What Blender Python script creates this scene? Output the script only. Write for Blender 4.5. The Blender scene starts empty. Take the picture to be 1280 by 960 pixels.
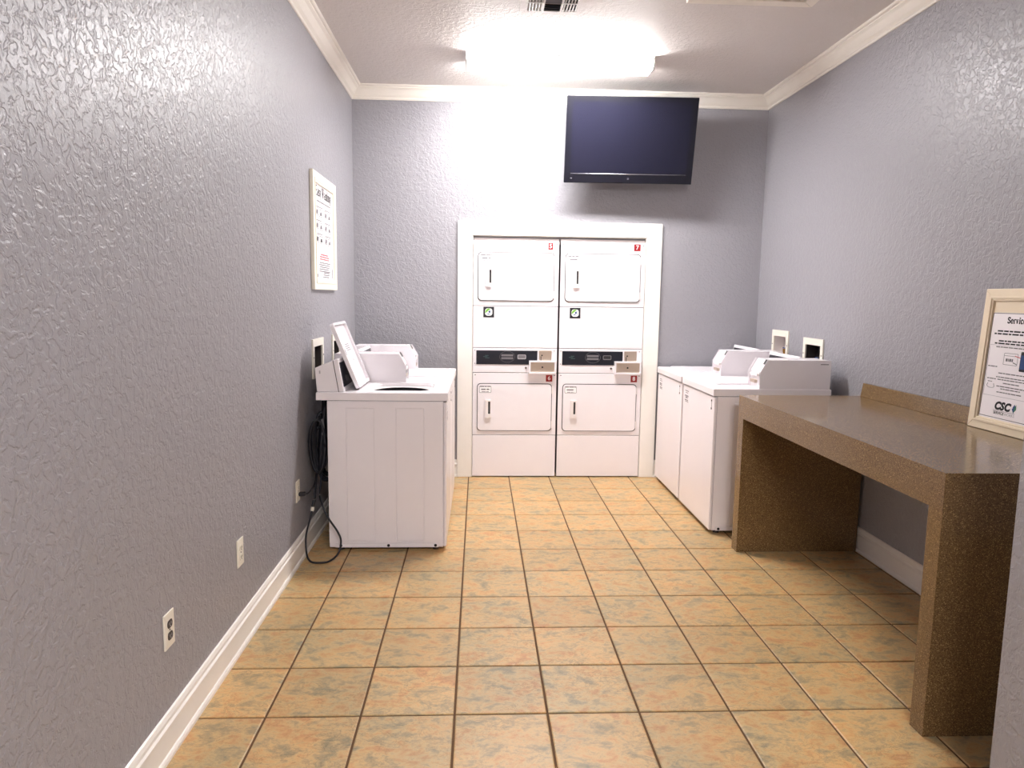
import bpy, bmesh, math, random
from mathutils import Vector, Matrix

# ------------------------------------------------------------------ camera, world, exposure
scene = bpy.context.scene
COL = scene.collection
PI = math.pi
XL, XR, YB, ZC = -0.984, 2.262, 5.688, 3.048      # left wall, right wall, back wall, ceiling
HX, HY = 1.379, 1.70                              # hall wall face and the corner where the room opens
Y0 = -2.6                                         # far end of the hall behind the camera
LAMP, HALL = 22.0, 34.0                            # luminance of the two fluorescent diffusers

cd = bpy.data.cameras.new('camera')
cd.sensor_fit = 'HORIZONTAL'; cd.sensor_width = 36.0
cd.lens = 885.278 * 36.0 / 1280.0
cd.clip_start = 0.05; cd.clip_end = 60
cam = bpy.data.objects.new('camera', cd); COL.objects.link(cam)
r_ = Vector((0.99885079, -0.04600967, 0.01342398))
u_ = Vector((-0.00766376, 0.12315751, 0.99235754))
f_ = Vector((0.04731131, 0.99132, -0.12266337))
m = Matrix.Identity(4)
for i in range(3):
    m[i][0] = r_[i]; m[i][1] = u_[i]; m[i][2] = -f_[i]
m[2][3] = 1.47138
cam.matrix_world = m
scene.camera = cam

w = bpy.data.worlds.new('world'); scene.world = w; w.use_nodes = True
w.node_tree.nodes['Background'].inputs[0].default_value = (0.8, 0.85, 0.9, 1)
w.node_tree.nodes['Background'].inputs[1].default_value = 0.15
vs = scene.view_settings
vs.view_transform = 'Standard'; vs.look = 'None'; vs.gamma = 1.0; vs.use_curve_mapping = False
vs.exposure = 2.3

# ------------------------------------------------------------------ materials
def lin(c):
    c = c / 255.0
    return c / 12.92 if c <= 0.04045 else ((c + 0.055) / 1.055) ** 2.4
def rgb(r, g, b): return (lin(r), lin(g), lin(b), 1.0)

class NT:
    def __init__(s, name):
        s.m = bpy.data.materials.new(name); s.m.use_nodes = True
        s.t = s.m.node_tree; s.n = s.t.nodes
        s.b = s.n['Principled BSDF']
    def add(s, ty, **kw):
        n = s.n.new(ty)
        for k, v in kw.items():
            if k in n.inputs: n.inputs[k].default_value = v
            else: setattr(n, k, v)
        return n
    def link(s, a, b): s.t.links.new(a, b)

def mat(name, color, rough=0.5, metal=0.0, spec=0.5, coat=0.0, bump=0.0, bscale=200.0, vary=0.04, emit=None, estr=0.0):
    k = NT(name)
    k.b.inputs['Roughness'].default_value = rough
    k.b.inputs['Metallic'].default_value = metal
    k.b.inputs['Specular IOR Level'].default_value = spec
    k.b.inputs['Coat Weight'].default_value = coat
    k.b.inputs['Coat Roughness'].default_value = 0.08
    tc = k.add('ShaderNodeTexCoord')
    no = k.add('ShaderNodeTexNoise', Scale=9.0, Detail=3.0)
    k.link(tc.outputs['Object'], no.inputs['Vector'])
    mx = k.add('ShaderNodeMix', data_type='RGBA')
    mx.inputs[6].default_value = tuple(c * (1 - vary) for c in color[:3]) + (1,)
    mx.inputs[7].default_value = tuple(min(1, c * (1 + vary)) for c in color[:3]) + (1,)
    k.link(no.outputs['Fac'], mx.inputs[0])
    k.link(mx.outputs[2], k.b.inputs['Base Color'])
    if bump:
        n2 = k.add('ShaderNodeTexNoise', Scale=bscale, Detail=2.0)
        k.link(tc.outputs['Object'], n2.inputs['Vector'])
        bp = k.add('ShaderNodeBump', Strength=1.0, Distance=bump)
        k.link(n2.outputs['Fac'], bp.inputs['Height']); k.link(bp.outputs['Normal'], k.b.inputs['Normal'])
    if emit:
        k.b.inputs['Emission Color'].default_value = emit
        k.b.inputs['Emission Strength'].default_value = estr
    return k.m

def plaster(name, color, rough, scale, dist, spec=0.5):
    """painted knock-down plaster: flattened blobs of relief plus a fine orange peel"""
    k = NT(name)
    tc = k.add('ShaderNodeTexCoord')
    mp = k.add('ShaderNodeMapping'); mp.inputs['Scale'].default_value = (1, 1, 1)
    k.link(tc.outputs['Object'], mp.inputs['Vector'])
    n1 = k.add('ShaderNodeTexNoise', Scale=scale, Detail=3.0, Roughness=0.55, Distortion=0.6)
    k.link(mp.outputs[0], n1.inputs['Vector'])
    cr = k.add('ShaderNodeValToRGB')
    cr.color_ramp.elements[0].position = 0.43; cr.color_ramp.elements[1].position = 0.56
    k.link(n1.outputs['Fac'], cr.inputs['Fac'])
    n2 = k.add('ShaderNodeTexNoise', Scale=scale * 3.5, Detail=2.0)
    k.link(mp.outputs[0], n2.inputs['Vector'])
    ad = k.add('ShaderNodeMath', operation='MULTIPLY_ADD'); ad.inputs[1].default_value = 0.35
    k.link(n2.outputs['Fac'], ad.inputs[0]); k.link(cr.outputs['Color'], ad.inputs[2])
    bp = k.add('ShaderNodeBump', Strength=1.0, Distance=dist)
    k.link(ad.outputs[0], bp.inputs['Height']); k.link(bp.outputs['Normal'], k.b.inputs['Normal'])
    n3 = k.add('ShaderNodeTexNoise', Scale=1.3, Detail=4.0)
    k.link(tc.outputs['Object'], n3.inputs['Vector'])
    mx = k.add('ShaderNodeMix', data_type='RGBA')
    mx.inputs[6].default_value = tuple(c * 0.95 for c in color[:3]) + (1,)
    mx.inputs[7].default_value = tuple(c * 1.05 for c in color[:3]) + (1,)
    k.link(n3.outputs['Fac'], mx.inputs[0]); k.link(mx.outputs[2], k.b.inputs['Base Color'])
    k.b.inputs['Roughness'].default_value = rough
    k.b.inputs['Specular IOR Level'].default_value = spec
    return k.m

def tile_material():
    k = NT('ceramic_tile')
    tc = k.add('ShaderNodeTexCoord'); oi = k.add('ShaderNodeObjectInfo')
    mulr = k.add('ShaderNodeVectorMath', operation='SCALE'); mulr.inputs['Scale'].default_value = 1.0
    cmb = k.add('ShaderNodeCombineXYZ')
    for i, f in enumerate((137.0, 71.0, 29.0)):
        mm = k.add('ShaderNodeMath', operation='MULTIPLY'); mm.inputs[1].default_value = f
        k.link(oi.outputs['Random'], mm.inputs[0]); k.link(mm.outputs[0], cmb.inputs[i])
    ad = k.add('ShaderNodeVectorMath', operation='ADD')
    k.link(tc.outputs['Object'], ad.inputs[0]); k.link(cmb.outputs[0], ad.inputs[1])
    mp = k.add('ShaderNodeMapping'); mp.inputs['Scale'].default_value = (0.85, 1.3, 1)
    k.link(ad.outputs[0], mp.inputs['Vector'])
    n1 = k.add('ShaderNodeTexNoise', Scale=11.0, Detail=10.0, Roughness=0.76, Distortion=0.35)
    k.link(mp.outputs[0], n1.inputs['Vector'])
    cr = k.add('ShaderNodeValToRGB'); e = cr.color_ramp.elements
    e[0].position = 0.30; e[0].color = rgb(144, 136, 108)
    e[1].position = 0.72; e[1].color = rgb(218, 186, 138)
    for pos, c in ((0.38, (160, 146, 112)), (0.45, (188, 160, 112)), (0.50, (208, 174, 116)), (0.56, (206, 160, 96)), (0.63, (196, 138, 76))):
        x = e.new(pos); x.color = rgb(*c)
    k.link(n1.outputs['Fac'], cr.inputs['Fac'])
    n2 = k.add('ShaderNodeTexNoise', Scale=16.0, Detail=8.0, Roughness=0.72, Distortion=0.8)
    k.link(mp.outputs[0], n2.inputs['Vector'])
    c2 = k.add('ShaderNodeValToRGB'); e = c2.color_ramp.elements      # thin darker veins where the noise crosses its middle
    e[0].position = 0.30; e[0].color = (0.62, 0.58, 0.52, 1); e[1].position = 0.42; e[1].color = (1, 1, 1, 1)
    for pos, c in ((0.475, 0.98), (0.495, 0.50), (0.515, 0.98)):
        x = e.new(pos); x.color = (c, c * 0.98, c * 0.95, 1)
    x = e.new(0.7); x.color = (1.0, 1.0, 1.0, 1)
    k.link(n2.outputs['Fac'], c2.inputs['Fac'])
    n4 = k.add('ShaderNodeTexNoise', Scale=4.0, Detail=2.0); k.link(mp.outputs[0], n4.inputs['Vector'])
    mr4 = k.add('ShaderNodeMapRange'); mr4.inputs['From Min'].default_value = 0.35; mr4.inputs['From Max'].default_value = 0.65
    mr4.inputs['To Min'].default_value = 0.25; mr4.inputs['To Max'].default_value = 0.9
    k.link(n4.outputs['Fac'], mr4.inputs['Value'])
    mx = k.add('ShaderNodeMix', data_type='RGBA', blend_type='MULTIPLY')
    k.link(mr4.outputs[0], mx.inputs[0])
    k.link(cr.outputs['Color'], mx.inputs[6]); k.link(c2.outputs['Color'], mx.inputs[7])
    n5 = k.add('ShaderNodeTexNoise', Scale=3.2, Detail=4.0, Roughness=0.6); k.link(ad.outputs[0], n5.inputs['Vector'])
    c5 = k.add('ShaderNodeValToRGB'); e = c5.color_ramp.elements          # broad clouds: grey-olive to rust
    e[0].position = 0.36; e[0].color = (0.84, 0.88, 0.90, 1); e[1].position = 0.64; e[1].color = (1.04, 0.94, 0.76, 1)
    k.link(n5.outputs['Fac'], c5.inputs['Fac'])
    m5 = k.add('ShaderNodeMix', data_type='RGBA', blend_type='MULTIPLY'); m5.inputs[0].default_value = 1.0
    k.link(mx.outputs[2], m5.inputs[6]); k.link(c5.outputs['Color'], m5.inputs[7]); mx = m5
    hs = k.add('ShaderNodeHueSaturation')
    mr = k.add('ShaderNodeMapRange'); mr.inputs['To Min'].default_value = 0.86; mr.inputs['To Max'].default_value = 1.0
    k.link(oi.outputs['Random'], mr.inputs['Value']); k.link(mr.outputs[0], hs.inputs['Value'])
    hs.inputs['Saturation'].default_value = 0.90; k.link(mx.outputs[2], hs.inputs['Color']); k.link(hs.outputs['Color'], k.b.inputs['Base Color'])
    k.b.inputs['Roughness'].default_value = 0.42
    bp = k.add('ShaderNodeBump', Strength=0.5, Distance=0.002)
    k.link(n2.outputs['Fac'], bp.inputs['Height']); k.link(bp.outputs['Normal'], k.b.inputs['Normal'])
    return k.m

def quartz_material():
    k = NT('speckled_quartz')
    tc = k.add('ShaderNodeTexCoord')
    v = k.add('ShaderNodeTexVoronoi', Scale=420.0); k.link(tc.outputs['Object'], v.inputs['Vector'])
    cr = k.add('ShaderNodeValToRGB'); e = cr.color_ramp.elements
    e[0].position = 0.0; e[0].color = rgb(84, 64, 42)
    e[1].position = 1.0; e[1].color = rgb(186, 154, 104)
    for pos, c in ((0.30, (110, 85, 56)), (0.62, (121, 95, 62)), (0.90, (136, 109, 72))):
        x = e.new(pos); x.color = rgb(*c)
    sp = k.add('ShaderNodeSeparateColor'); k.link(v.outputs['Color'], sp.inputs[0])
    k.link(sp.outputs[0], cr.inputs['Fac']); k.link(cr.outputs['Color'], k.b.inputs['Base Color'])
    k.b.inputs['Roughness'].default_value = 0.17
    k.b.inputs['Specular IOR Level'].default_value = 0.5
    return k.m

M = {}
M['wall'] = plaster('grey_wall_paint', rgb(152, 150, 155), 0.40, 40.0, 0.0014, 0.6)
M['ceiling'] = plaster('ceiling_paint', rgb(220, 214, 211), 0.6, 36.0, 0.0016)
M['trim'] = mat('trim_paint', rgb(244, 239, 232), 0.32)
M['crown'] = mat('crown_paint', rgb(240, 234, 224), 0.4)
M['tile'] = tile_material()
M['grout'] = mat('grout', rgb(98, 70, 44), 0.9, bump=0.001, bscale=300)
M['quartz'] = quartz_material()
M['enamel'] = mat('white_enamel', rgb(240, 234, 237), 0.22, spec=0.5, vary=0.015)
M['enamel2'] = mat('white_plastic', rgb(236, 228, 226), 0.4, vary=0.02)
M['seam'] = mat('seam_grey', rgb(60, 57, 58), 0.6)
M['dark'] = mat('dark_interior', rgb(22, 21, 24), 0.7)
M['black'] = mat('black_plastic', rgb(26, 26, 32), 0.35)
M['panelblack'] = mat('control_panel_black', rgb(30, 31, 40), 0.25)
M['hose'] = mat('black_rubber', rgb(24, 25, 34), 0.55)
M['steel'] = mat('brushed_steel', rgb(198, 182, 166), 0.4, metal=1.0)
M['steeldark'] = mat('dull_steel', rgb(120, 110, 104), 0.45, metal=1.0)
M['screen'] = mat('tv_screen', rgb(25, 25, 39), 0.2, vary=0.01)
M['bezel'] = mat('tv_bezel', rgb(20, 20, 29), 0.25, vary=0.01)
M['silver'] = mat('silver_trim', rgb(205, 205, 210), 0.25, metal=1.0)
M['red'] = mat('red_tag', rgb(150, 16, 20), 0.5)
M['white'] = mat('print_white', rgb(245, 243, 243), 0.6)
M['ink'] = mat('ink_black', rgb(28, 26, 30), 0.7)
M['inkgrey'] = mat('ink_grey', rgb(112, 108, 112), 0.7)
M['inkpale'] = mat('ink_pale', rgb(178, 174, 178), 0.7)
M['inkred'] = mat('ink_red', rgb(206, 78, 88), 0.7)
M['inkblue'] = mat('ink_blue', rgb(22, 62, 120), 0.6)
M['inkgreen'] = mat('ink_green', rgb(120, 186, 70), 0.6)
M['inkteal'] = mat('ink_teal', rgb(56, 120, 92), 0.6)
M['inkdeep'] = mat('ink_deep_teal', rgb(30, 62, 62), 0.6)
M['frame'] = mat('cream_frame', rgb(240, 224, 196), 0.38)
M['frame_white'] = mat('white_frame', rgb(246, 240, 224), 0.38)
M['paper'] = mat('paper', rgb(250, 244, 246), 0.30, vary=0.01)
M['plate'] = mat('outlet_plate', rgb(236, 230, 216), 0.4)
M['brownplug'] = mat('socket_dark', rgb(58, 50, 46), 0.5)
M['brass'] = mat('brass', rgb(170, 130, 70), 0.35, metal=1.0)
M['lens'] = mat('lit_diffuser', rgb(245, 245, 245), 0.5, emit=(1.0, 0.98, 0.98, 1), estr=LAMP)
M['lens2'] = mat('lit_hall_diffuser', rgb(245, 245, 245), 0.5, emit=(1.0, 0.98, 0.98, 1), estr=HALL)
M['fixture'] = mat('fixture_white', rgb(220, 216, 212), 0.45)
M['ventdark'] = mat('vent_blade_grey', rgb(110, 112, 124), 0.5)

# ------------------------------------------------------------------ mesh helpers
class MB:
    """collects shapes in one bmesh; build() links them as one mesh object"""
    def __init__(s): s.bm = bmesh.new()
    def _faces(s, pts, faces, T=None):
        vs = [s.bm.verts.new(T @ Vector(p) if T else Vector(p)) for p in pts]
        for f in faces:
            try: s.bm.faces.new([vs[i] for i in f])
            except ValueError: pass
        return vs
    def box(s, x0, x1, y0, y1, z0, z1, r=0.0, seg=2, T=None):
        P = [(x, y, z) for x in (x0, x1) for y in (y0, y1) for z in (z0, z1)]
        F = [(0, 1, 3, 2), (4, 6, 7, 5), (0, 4, 5, 1), (2, 3, 7, 6), (0, 2, 6, 4), (1, 5, 7, 3)]
        if r <= 0:
            s._faces(P, F, T); return s
        b = bmesh.new()
        vs = [b.verts.new(p) for p in P]
        for f in F: b.faces.new([vs[i] for i in f])
        bmesh.ops.bevel(b, geom=list(b.edges), offset=r, segments=seg, profile=0.5, affect='EDGES')
        return s.merge(b, T)
    def merge(s, b, T=None):
        b.verts.index_update()
        vs = [s.bm.verts.new(T @ v.co if T else v.co) for v in b.verts]
        for f in b.faces:
            try: s.bm.faces.new([vs[v.index] for v in f.verts])
            except ValueError: pass
        b.free(); return s
    def prism(s, poly, h0, h1, axes='xyz', T=None, r=0.0):
        """poly in the (a,b) plane, extruded along the third axis; axes names which world axis each is"""
        ix = {'x': 0, 'y': 1, 'z': 2}
        def mk(a, b, h):
            v = [0, 0, 0]; v[ix[axes[0]]] = a; v[ix[axes[1]]] = b; v[ix[axes[2]]] = h; return v
        n = len(poly)
        P = [mk(a, b, h0) for a, b in poly] + [mk(a, b, h1) for a, b in poly]
        F = [tuple(range(n))[::-1], tuple(range(n, 2 * n))]
        F += [(i, (i + 1) % n, n + (i + 1) % n, n + i) for i in range(n)]
        if r <= 0:
            s._faces(P, F, T); return s
        b = bmesh.new(); vs = [b.verts.new(p) for p in P]
        for f in F: b.faces.new([vs[i] for i in f])
        bmesh.ops.bevel(b, geom=list(b.edges), offset=r, segments=2, profile=0.5, affect='EDGES')
        return s.merge(b, T)
    def loft(s, rings, closed=True, cap=True):
        V = [[s.bm.verts.new(p) for p in ring] for ring in rings]
        n = len(V[0])
        for a, b in zip(V[:-1], V[1:]):
            for i in range(n if closed else n - 1):
                j = (i + 1) % n
                try: s.bm.faces.new((a[i], a[j], b[j], b[i]))
                except ValueError: pass
        if cap and closed:
            s.bm.faces.new(V[0][::-1]); s.bm.faces.new(V[-1])
        return s
    def tube(s, pts, rad, n=8, smooth=True, steps=6):
        pts = [Vector(p) for p in pts]
        if smooth and len(pts) > 2:
            q = []
            E = [2 * pts[0] - pts[1]] + pts + [2 * pts[-1] - pts[-2]]
            for i in range(1, len(E) - 2):
                a, b, c, d = E[i - 1], E[i], E[i + 1], E[i + 2]
                for k in range(steps):
                    t = k / steps
                    q.append(0.5 * ((2 * b) + (c - a) * t + (2 * a - 5 * b + 4 * c - d) * t * t + (3 * b - a - 3 * c + d) * t ** 3))
            q.append(pts[-1]); pts = q
        rings = []; up = Vector((0.13, 0.31, 0.94)).normalized()
        for i, p in enumerate(pts):
            d = (pts[min(i + 1, len(pts) - 1)] - pts[max(i - 1, 0)]).normalized()
            a = up - d * up.dot(d)
            if a.length < 1e-4: a = Vector((1, 0, 0)) - d * d.x
            a.normalize(); b = d.cross(a); up = a
            rings.append([p + a * (rad * math.cos(2 * PI * k / n)) + b * (rad * math.sin(2 * PI * k / n)) for k in range(n)])
        return s.loft(rings)
    def cyl(s, c, axis, r0, h, r1=None, n=16):
        r1 = r0 if r1 is None else r1
        c = Vector(c); d = {'x': Vector((1, 0, 0)), 'y': Vector((0, 1, 0)), 'z': Vector((0, 0, 1))}[axis]
        a = Vector((0, 0, 1)) if axis != 'z' else Vector((1, 0, 0)); b = d.cross(a)
        def ring(p, r): return [p + a * (r * math.cos(2 * PI * k / n)) + b * (r * math.sin(2 * PI * k / n)) for k in range(n)]
        return s.loft([ring(c, r0), ring(c + d * h, r1)])
    def build(s, name, material, parent=None, smooth=False, T=None):
        bm = s.bm
        if T: bmesh.ops.transform(bm, matrix=T, verts=bm.verts)
        bmesh.ops.recalc_face_normals(bm, faces=bm.faces)
        me = bpy.data.meshes.new(name); bm.to_mesh(me); bm.free()
        if smooth: me.polygons.foreach_set('use_smooth', [True] * len(me.polygons))
        me.materials.append(M[material])
        o = bpy.data.objects.new(name, me); COL.objects.link(o); o.parent = parent
        return o

def rrect(x0, x1, z0, z1, r, n=5):
    P = []
    for cx, cz, a0 in ((x1 - r, z1 - r, 0), (x0 + r, z1 - r, 90), (x0 + r, z0 + r, 180), (x1 - r, z0 + r, 270)):
        for k in range(n + 1):
            a = math.radians(a0 + 90 * k / n); P.append((cx + r * math.cos(a), cz + r * math.sin(a)))
    return P
def ringprism(mb, outer, inner, h0, h1, axes):
    """plate with a hole; outer and inner have equal point counts"""
    ix = {'x': 0, 'y': 1, 'z': 2}
    def mk(p, h):
        v = [0, 0, 0]; v[ix[axes[0]]] = p[0]; v[ix[axes[1]]] = p[1]; v[ix[axes[2]]] = h; return v
    mb.loft([[mk(p, h0) for p in outer], [mk(p, h1) for p in outer], [mk(p, h1) for p in inner], [mk(p, h0) for p in inner], [mk(p, h0) for p in outer]], cap=False)
    bmesh.ops.remove_doubles(mb.bm, verts=mb.bm.verts, dist=1e-6)
    return mb

def tag(o, label=None, cat=None, group=None, kind=None):
    if label: o['label'] = label
    if cat: o['category'] = cat
    if group: o['group'] = group
    if kind: o['kind'] = kind
    return o
def empty(name, loc, rz=0.0):
    o = bpy.data.objects.new(name, None); o.empty_display_size = 0.1
    COL.objects.link(o); o.location = loc; o.rotation_euler = (0, 0, rz); return o

def text_bm(body, size, depth=0.0004, bold=0.0, shear=0.0, align='CENTER', space=1.0):
    c = bpy.data.curves.new('lettering', 'FONT'); c.body = body; c.size = size
    c.extrude = depth; c.offset = bold; c.shear = shear; c.align_x = align; c.align_y = 'BOTTOM_BASELINE' if False else 'CENTER'
    c.space_character = space; c.resolution_u = 3
    o = bpy.data.objects.new('lettering_tmp', c); COL.objects.link(o)
    bpy.context.view_layer.update()
    me = bpy.data.meshes.new_from_object(o.evaluated_get(bpy.context.evaluated_depsgraph_get()))
    b = bmesh.new(); b.from_mesh(me)
    bpy.data.objects.remove(o); bpy.data.curves.remove(c); bpy.data.meshes.remove(me)
    return b
def text_part(name, body, size, material, parent, T, **kw):
    mb = MB(); mb.merge(text_bm(body, size, **kw), T); return mb.build(name, material, parent)

# serif lettering drawn from strokes (x right, y up, cap height 1): each stroke is a polyline with one width
def arc(cx, cy, rx, ry, a0, a1, n=9):
    return [(cx + rx * math.cos(math.radians(a0 + (a1 - a0) * i / n)), cy + ry * math.sin(math.radians(a0 + (a1 - a0) * i / n))) for i in range(n + 1)]
K, H = 0.21, 0.085
GLYPH = {
 'S': (0.66, [(arc(.33, .75, .23, .19, 20, 270), K), (arc(.33, .28, .25, .22, 90, -160), K), ([(.56, .95), (.56, .72)], H), ([(.07, .3), (.07, .03)], H)]),
 'E': (0.74, [([(.16, 0), (.16, 1)], K), ([(.04, .965), (.66, .965)], H), ([(.04, .035), (.68, .035)], H), ([(.16, .52), (.48, .52)], H), ([(.66, .98), (.66, .76)], H), ([(.68, .02), (.68, .26)], H), ([(.48, .62), (.48, .4)], H)]),
 'W': (1.12, [([(.14, 1), (.36, .04)], K), ([(.36, .04), (.56, .9)], H), ([(.5, 1), (.76, .04)], K), ([(.76, .04), (.98, 1)], H), ([(0, .97), (.3, .97)], H), ([(.42, .97), (.66, .97)], H), ([(.86, .97), (1.1, .97)], H)]),
 'e': (0.54, [(arc(.27, .34, .2, .31, 0, 330), K * .85), ([(.08, .38), (.46, .38)], H)]),
 'r': (0.47, [([(.14, 0), (.14, .66)], K), ([(.02, .03), (.3, .03)], H), ([(.02, .64), (.14, .64)], H), (arc(.3, .5, .14, .14, 150, 40), K * .8)]),
 'v': (0.56, [([(.1, .66), (.28, .03)], K), ([(.28, .03), (.46, .66)], H), ([(0, .64), (.24, .64)], H), ([(.36, .64), (.56, .64)], H)]),
 'i': (0.32, [([(.16, 0), (.16, .66)], K), ([(.03, .03), (.3, .03)], H), ([(.03, .64), (.16, .64)], H), ([(.16, .8), (.16, .97)], K)]),
 'c': (0.50, [(arc(.27, .34, .2, .31, 40, 320), K * .85), ([(.43, .62), (.43, .45)], H)]),
 'a': (0.56, [(arc(.24, .52, .16, .14, 160, 20), H * 1.3), ([(.4, .52), (.4, .03)], K), (arc(.22, .2, .16, .18, 0, 360), H * 1.4), ([(.36, .03), (.54, .03)], H)]),
 's': (0.46, [(arc(.23, .49, .16, .15, 20, 270), K * .75), (arc(.23, .19, .17, .16, 90, -160), K * .75)]),
 'y': (0.56, [([(.1, .66), (.28, .03)], K), ([(.48, .66), (.2, -.26), (.06, -.24)], H), ([(0, .64), (.24, .64)], H), ([(.36, .64), (.56, .64)], H)]),
 'h': (0.62, [([(.14, 0), (.14, 1)], K), (arc(.32, .46, .15, .17, 170, 0) + [(.47, .02)], K * .85), ([(.02, .03), (.27, .03)], H), ([(.36, .03), (.6, .03)], H), ([(.02, .97), (.14, .97)], H)]),
 'n': (0.62, [([(.14, 0), (.14, .66)], K), (arc(.32, .46, .15, .17, 170, 0) + [(.47, .02)], K * .85), ([(.02, .03), (.27, .03)], H), ([(.36, .03), (.6, .03)], H), ([(.02, .64), (.14, .64)], H)]),
 'g': (0.56, [(arc(.25, .42, .17, .21, 0, 360), K * .75), (arc(.26, -.08, .2, .14, 0, 360), H * 1.3), ([(.12, .22), (.14, .06)], H), ([(.4, .6), (.54, .64)], H)]),
 ' ': (0.3, [])}
def serif_bm(body, cap, depth=0.0005):
    mb = MB(); x = 0.0
    def stroke(pts, wd):
        for i in range(len(pts) - 1):
            a, b = Vector(pts[i]), Vector(pts[i + 1]); d = b - a
            if d.length < 1e-6: continue
            d.normalize(); nrm = Vector((-d.y, d.x)) * wd / 2; e = d * (wd * 0.12)
            q = [a - e + nrm, a - e - nrm, b + e - nrm, b + e + nrm]
            mb.prism([((v.x + x) * cap, v.y * cap) for v in q], 0, depth, 'xyz')
    for ch in body:
        wd, st = GLYPH[ch]
        for pts, k in st: stroke(pts, k)
        x += wd + 0.05
    bmesh.ops.translate(mb.bm, verts=mb.bm.verts, vec=(-x * cap / 2, 0, 0))
    return mb.bm
def word_bars(mb, x0, x1, y, h, rnd, d=0.0004, ragged=0.0):
    """one row of small print, as short word-long bars"""
    x0 += ragged * rnd.random(); x1 -= ragged * rnd.random(); x = x0
    while x < x1 - 1e-4:
        l = min(rnd.uniform(2.0, 6.5) * h, x1 - x)
        mb.box(x, x + l, y - h / 2, y + h / 2, 0, d); x += l + h * 0.8

# ------------------------------------------------------------------ the setting: walls, ceiling, floor, trims
def slab_with_holes(name, axis, face, thick, a0, a1, z0, z1, holes, material, parent=None):
    """a wall slab; axis 'x' faces along x (a = y), axis 'y' faces along y (a = x); holes are (a0,a1,z0,z1)"""
    A = sorted({a0, a1} | {h[0] for h in holes} | {h[1] for h in holes})
    Z = sorted({z0, z1} | {h[2] for h in holes} | {h[3] for h in holes})
    solid = {}
    for i in range(len(A) - 1):
        for j in range(len(Z) - 1):
            ca, cz = (A[i] + A[i + 1]) / 2, (Z[j] + Z[j + 1]) / 2
            solid[i, j] = not any(h[0] < ca < h[1] and h[2] < cz < h[3] for h in holes)
    bm = bmesh.new(); V = {}
    def v(i, j, k):
        if (i, j, k) not in V:
            d = face + (thick if k else 0)
            V[i, j, k] = bm.verts.new((d, A[i], Z[j]) if axis == 'x' else (A[i], d, Z[j]))
        return V[i, j, k]
    for (i, j), sv in solid.items():
        if not sv: continue
        for k in (0, 1): bm.faces.new([v(i, j, k), v(i + 1, j, k), v(i + 1, j + 1, k), v(i, j + 1, k)])
        for di, dj, e in ((-1, 0, ((i, j), (i, j + 1))), (1, 0, ((i + 1, j), (i + 1, j + 1))), (0, -1, ((i, j), (i + 1, j))), (0, 1, ((i, j + 1), (i + 1, j + 1)))):
            if not solid.get((i + di, j + dj), False):
                bm.faces.new([v(*e[0], 0), v(*e[1], 0), v(*e[1], 1), v(*e[0], 1)])
    mb = MB(); mb.bm.free(); mb.bm = bm
    return tag(mb.build(name, material, parent), kind='structure')

BOXW, BOXH = 0.25, 0.20
left_boxes = [(4.235, 0.985), (4.80, 0.985)]            # (near y, bottom z) of the recessed laundry boxes
right_boxes = [(4.555, 1.00), (5.085, 1.03)]
OPEN = (-0.053, 1.328, 0.0, 1.945)                      # closet opening in the back wall
slab_with_holes('wall_left', 'x', XL, -0.12, Y0, YB + 0.12, 0, ZC + 0.05, [(y, y + BOXW, z, z + BOXH) for y, z in left_boxes], 'wall')
slab_with_holes('wall_right', 'x', XR, 0.12, HY - 0.12, YB + 0.12, 0, ZC + 0.05, [(y, y + BOXW, z, z + BOXH) for y, z in right_boxes], 'wall')
slab_with_holes('wall_back', 'y', YB, 0.12, XL, XR, 0, ZC + 0.05, [OPEN], 'wall')
mb = MB(); mb.box(HX, HX + 0.12, Y0, HY, 0, ZC + 0.05); mb.box(HX + 0.12, XR, HY - 0.12, HY, 0, ZC + 0.05)
bmesh.ops.remove_doubles(mb.bm, verts=mb.bm.verts, dist=1e-5)
tag(mb.build('wall_front', 'wall'), kind='structure')
mb = MB(); mb.box(XL, HX, Y0 - 0.12, Y0, 0, ZC + 0.05); tag(mb.build('wall_hall', 'wall'), kind='structure')
mb = MB()
ox0, ox1, _, oz1 = OPEN
mb.box(ox0 - 0.05, ox0, YB + 0.12, 6.52, 0, oz1 + 0.1); mb.box(ox1, ox1 + 0.05, YB + 0.12, 6.52, 0, oz1 + 0.1)
mb.box(ox0, ox1, 6.47, 6.52, 0, oz1 + 0.1); mb.box(ox0, ox1, YB + 0.12, 6.47, oz1, oz1 + 0.1)
tag(mb.build('wall_closet', 'wall'), kind='structure')
mb = MB(); mb.box(XL - 0.12, XR + 0.12, Y0 - 0.12, YB + 0.12, ZC, ZC + 0.06)
tag(mb.build('ceiling', 'ceiling'), kind='structure')

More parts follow.
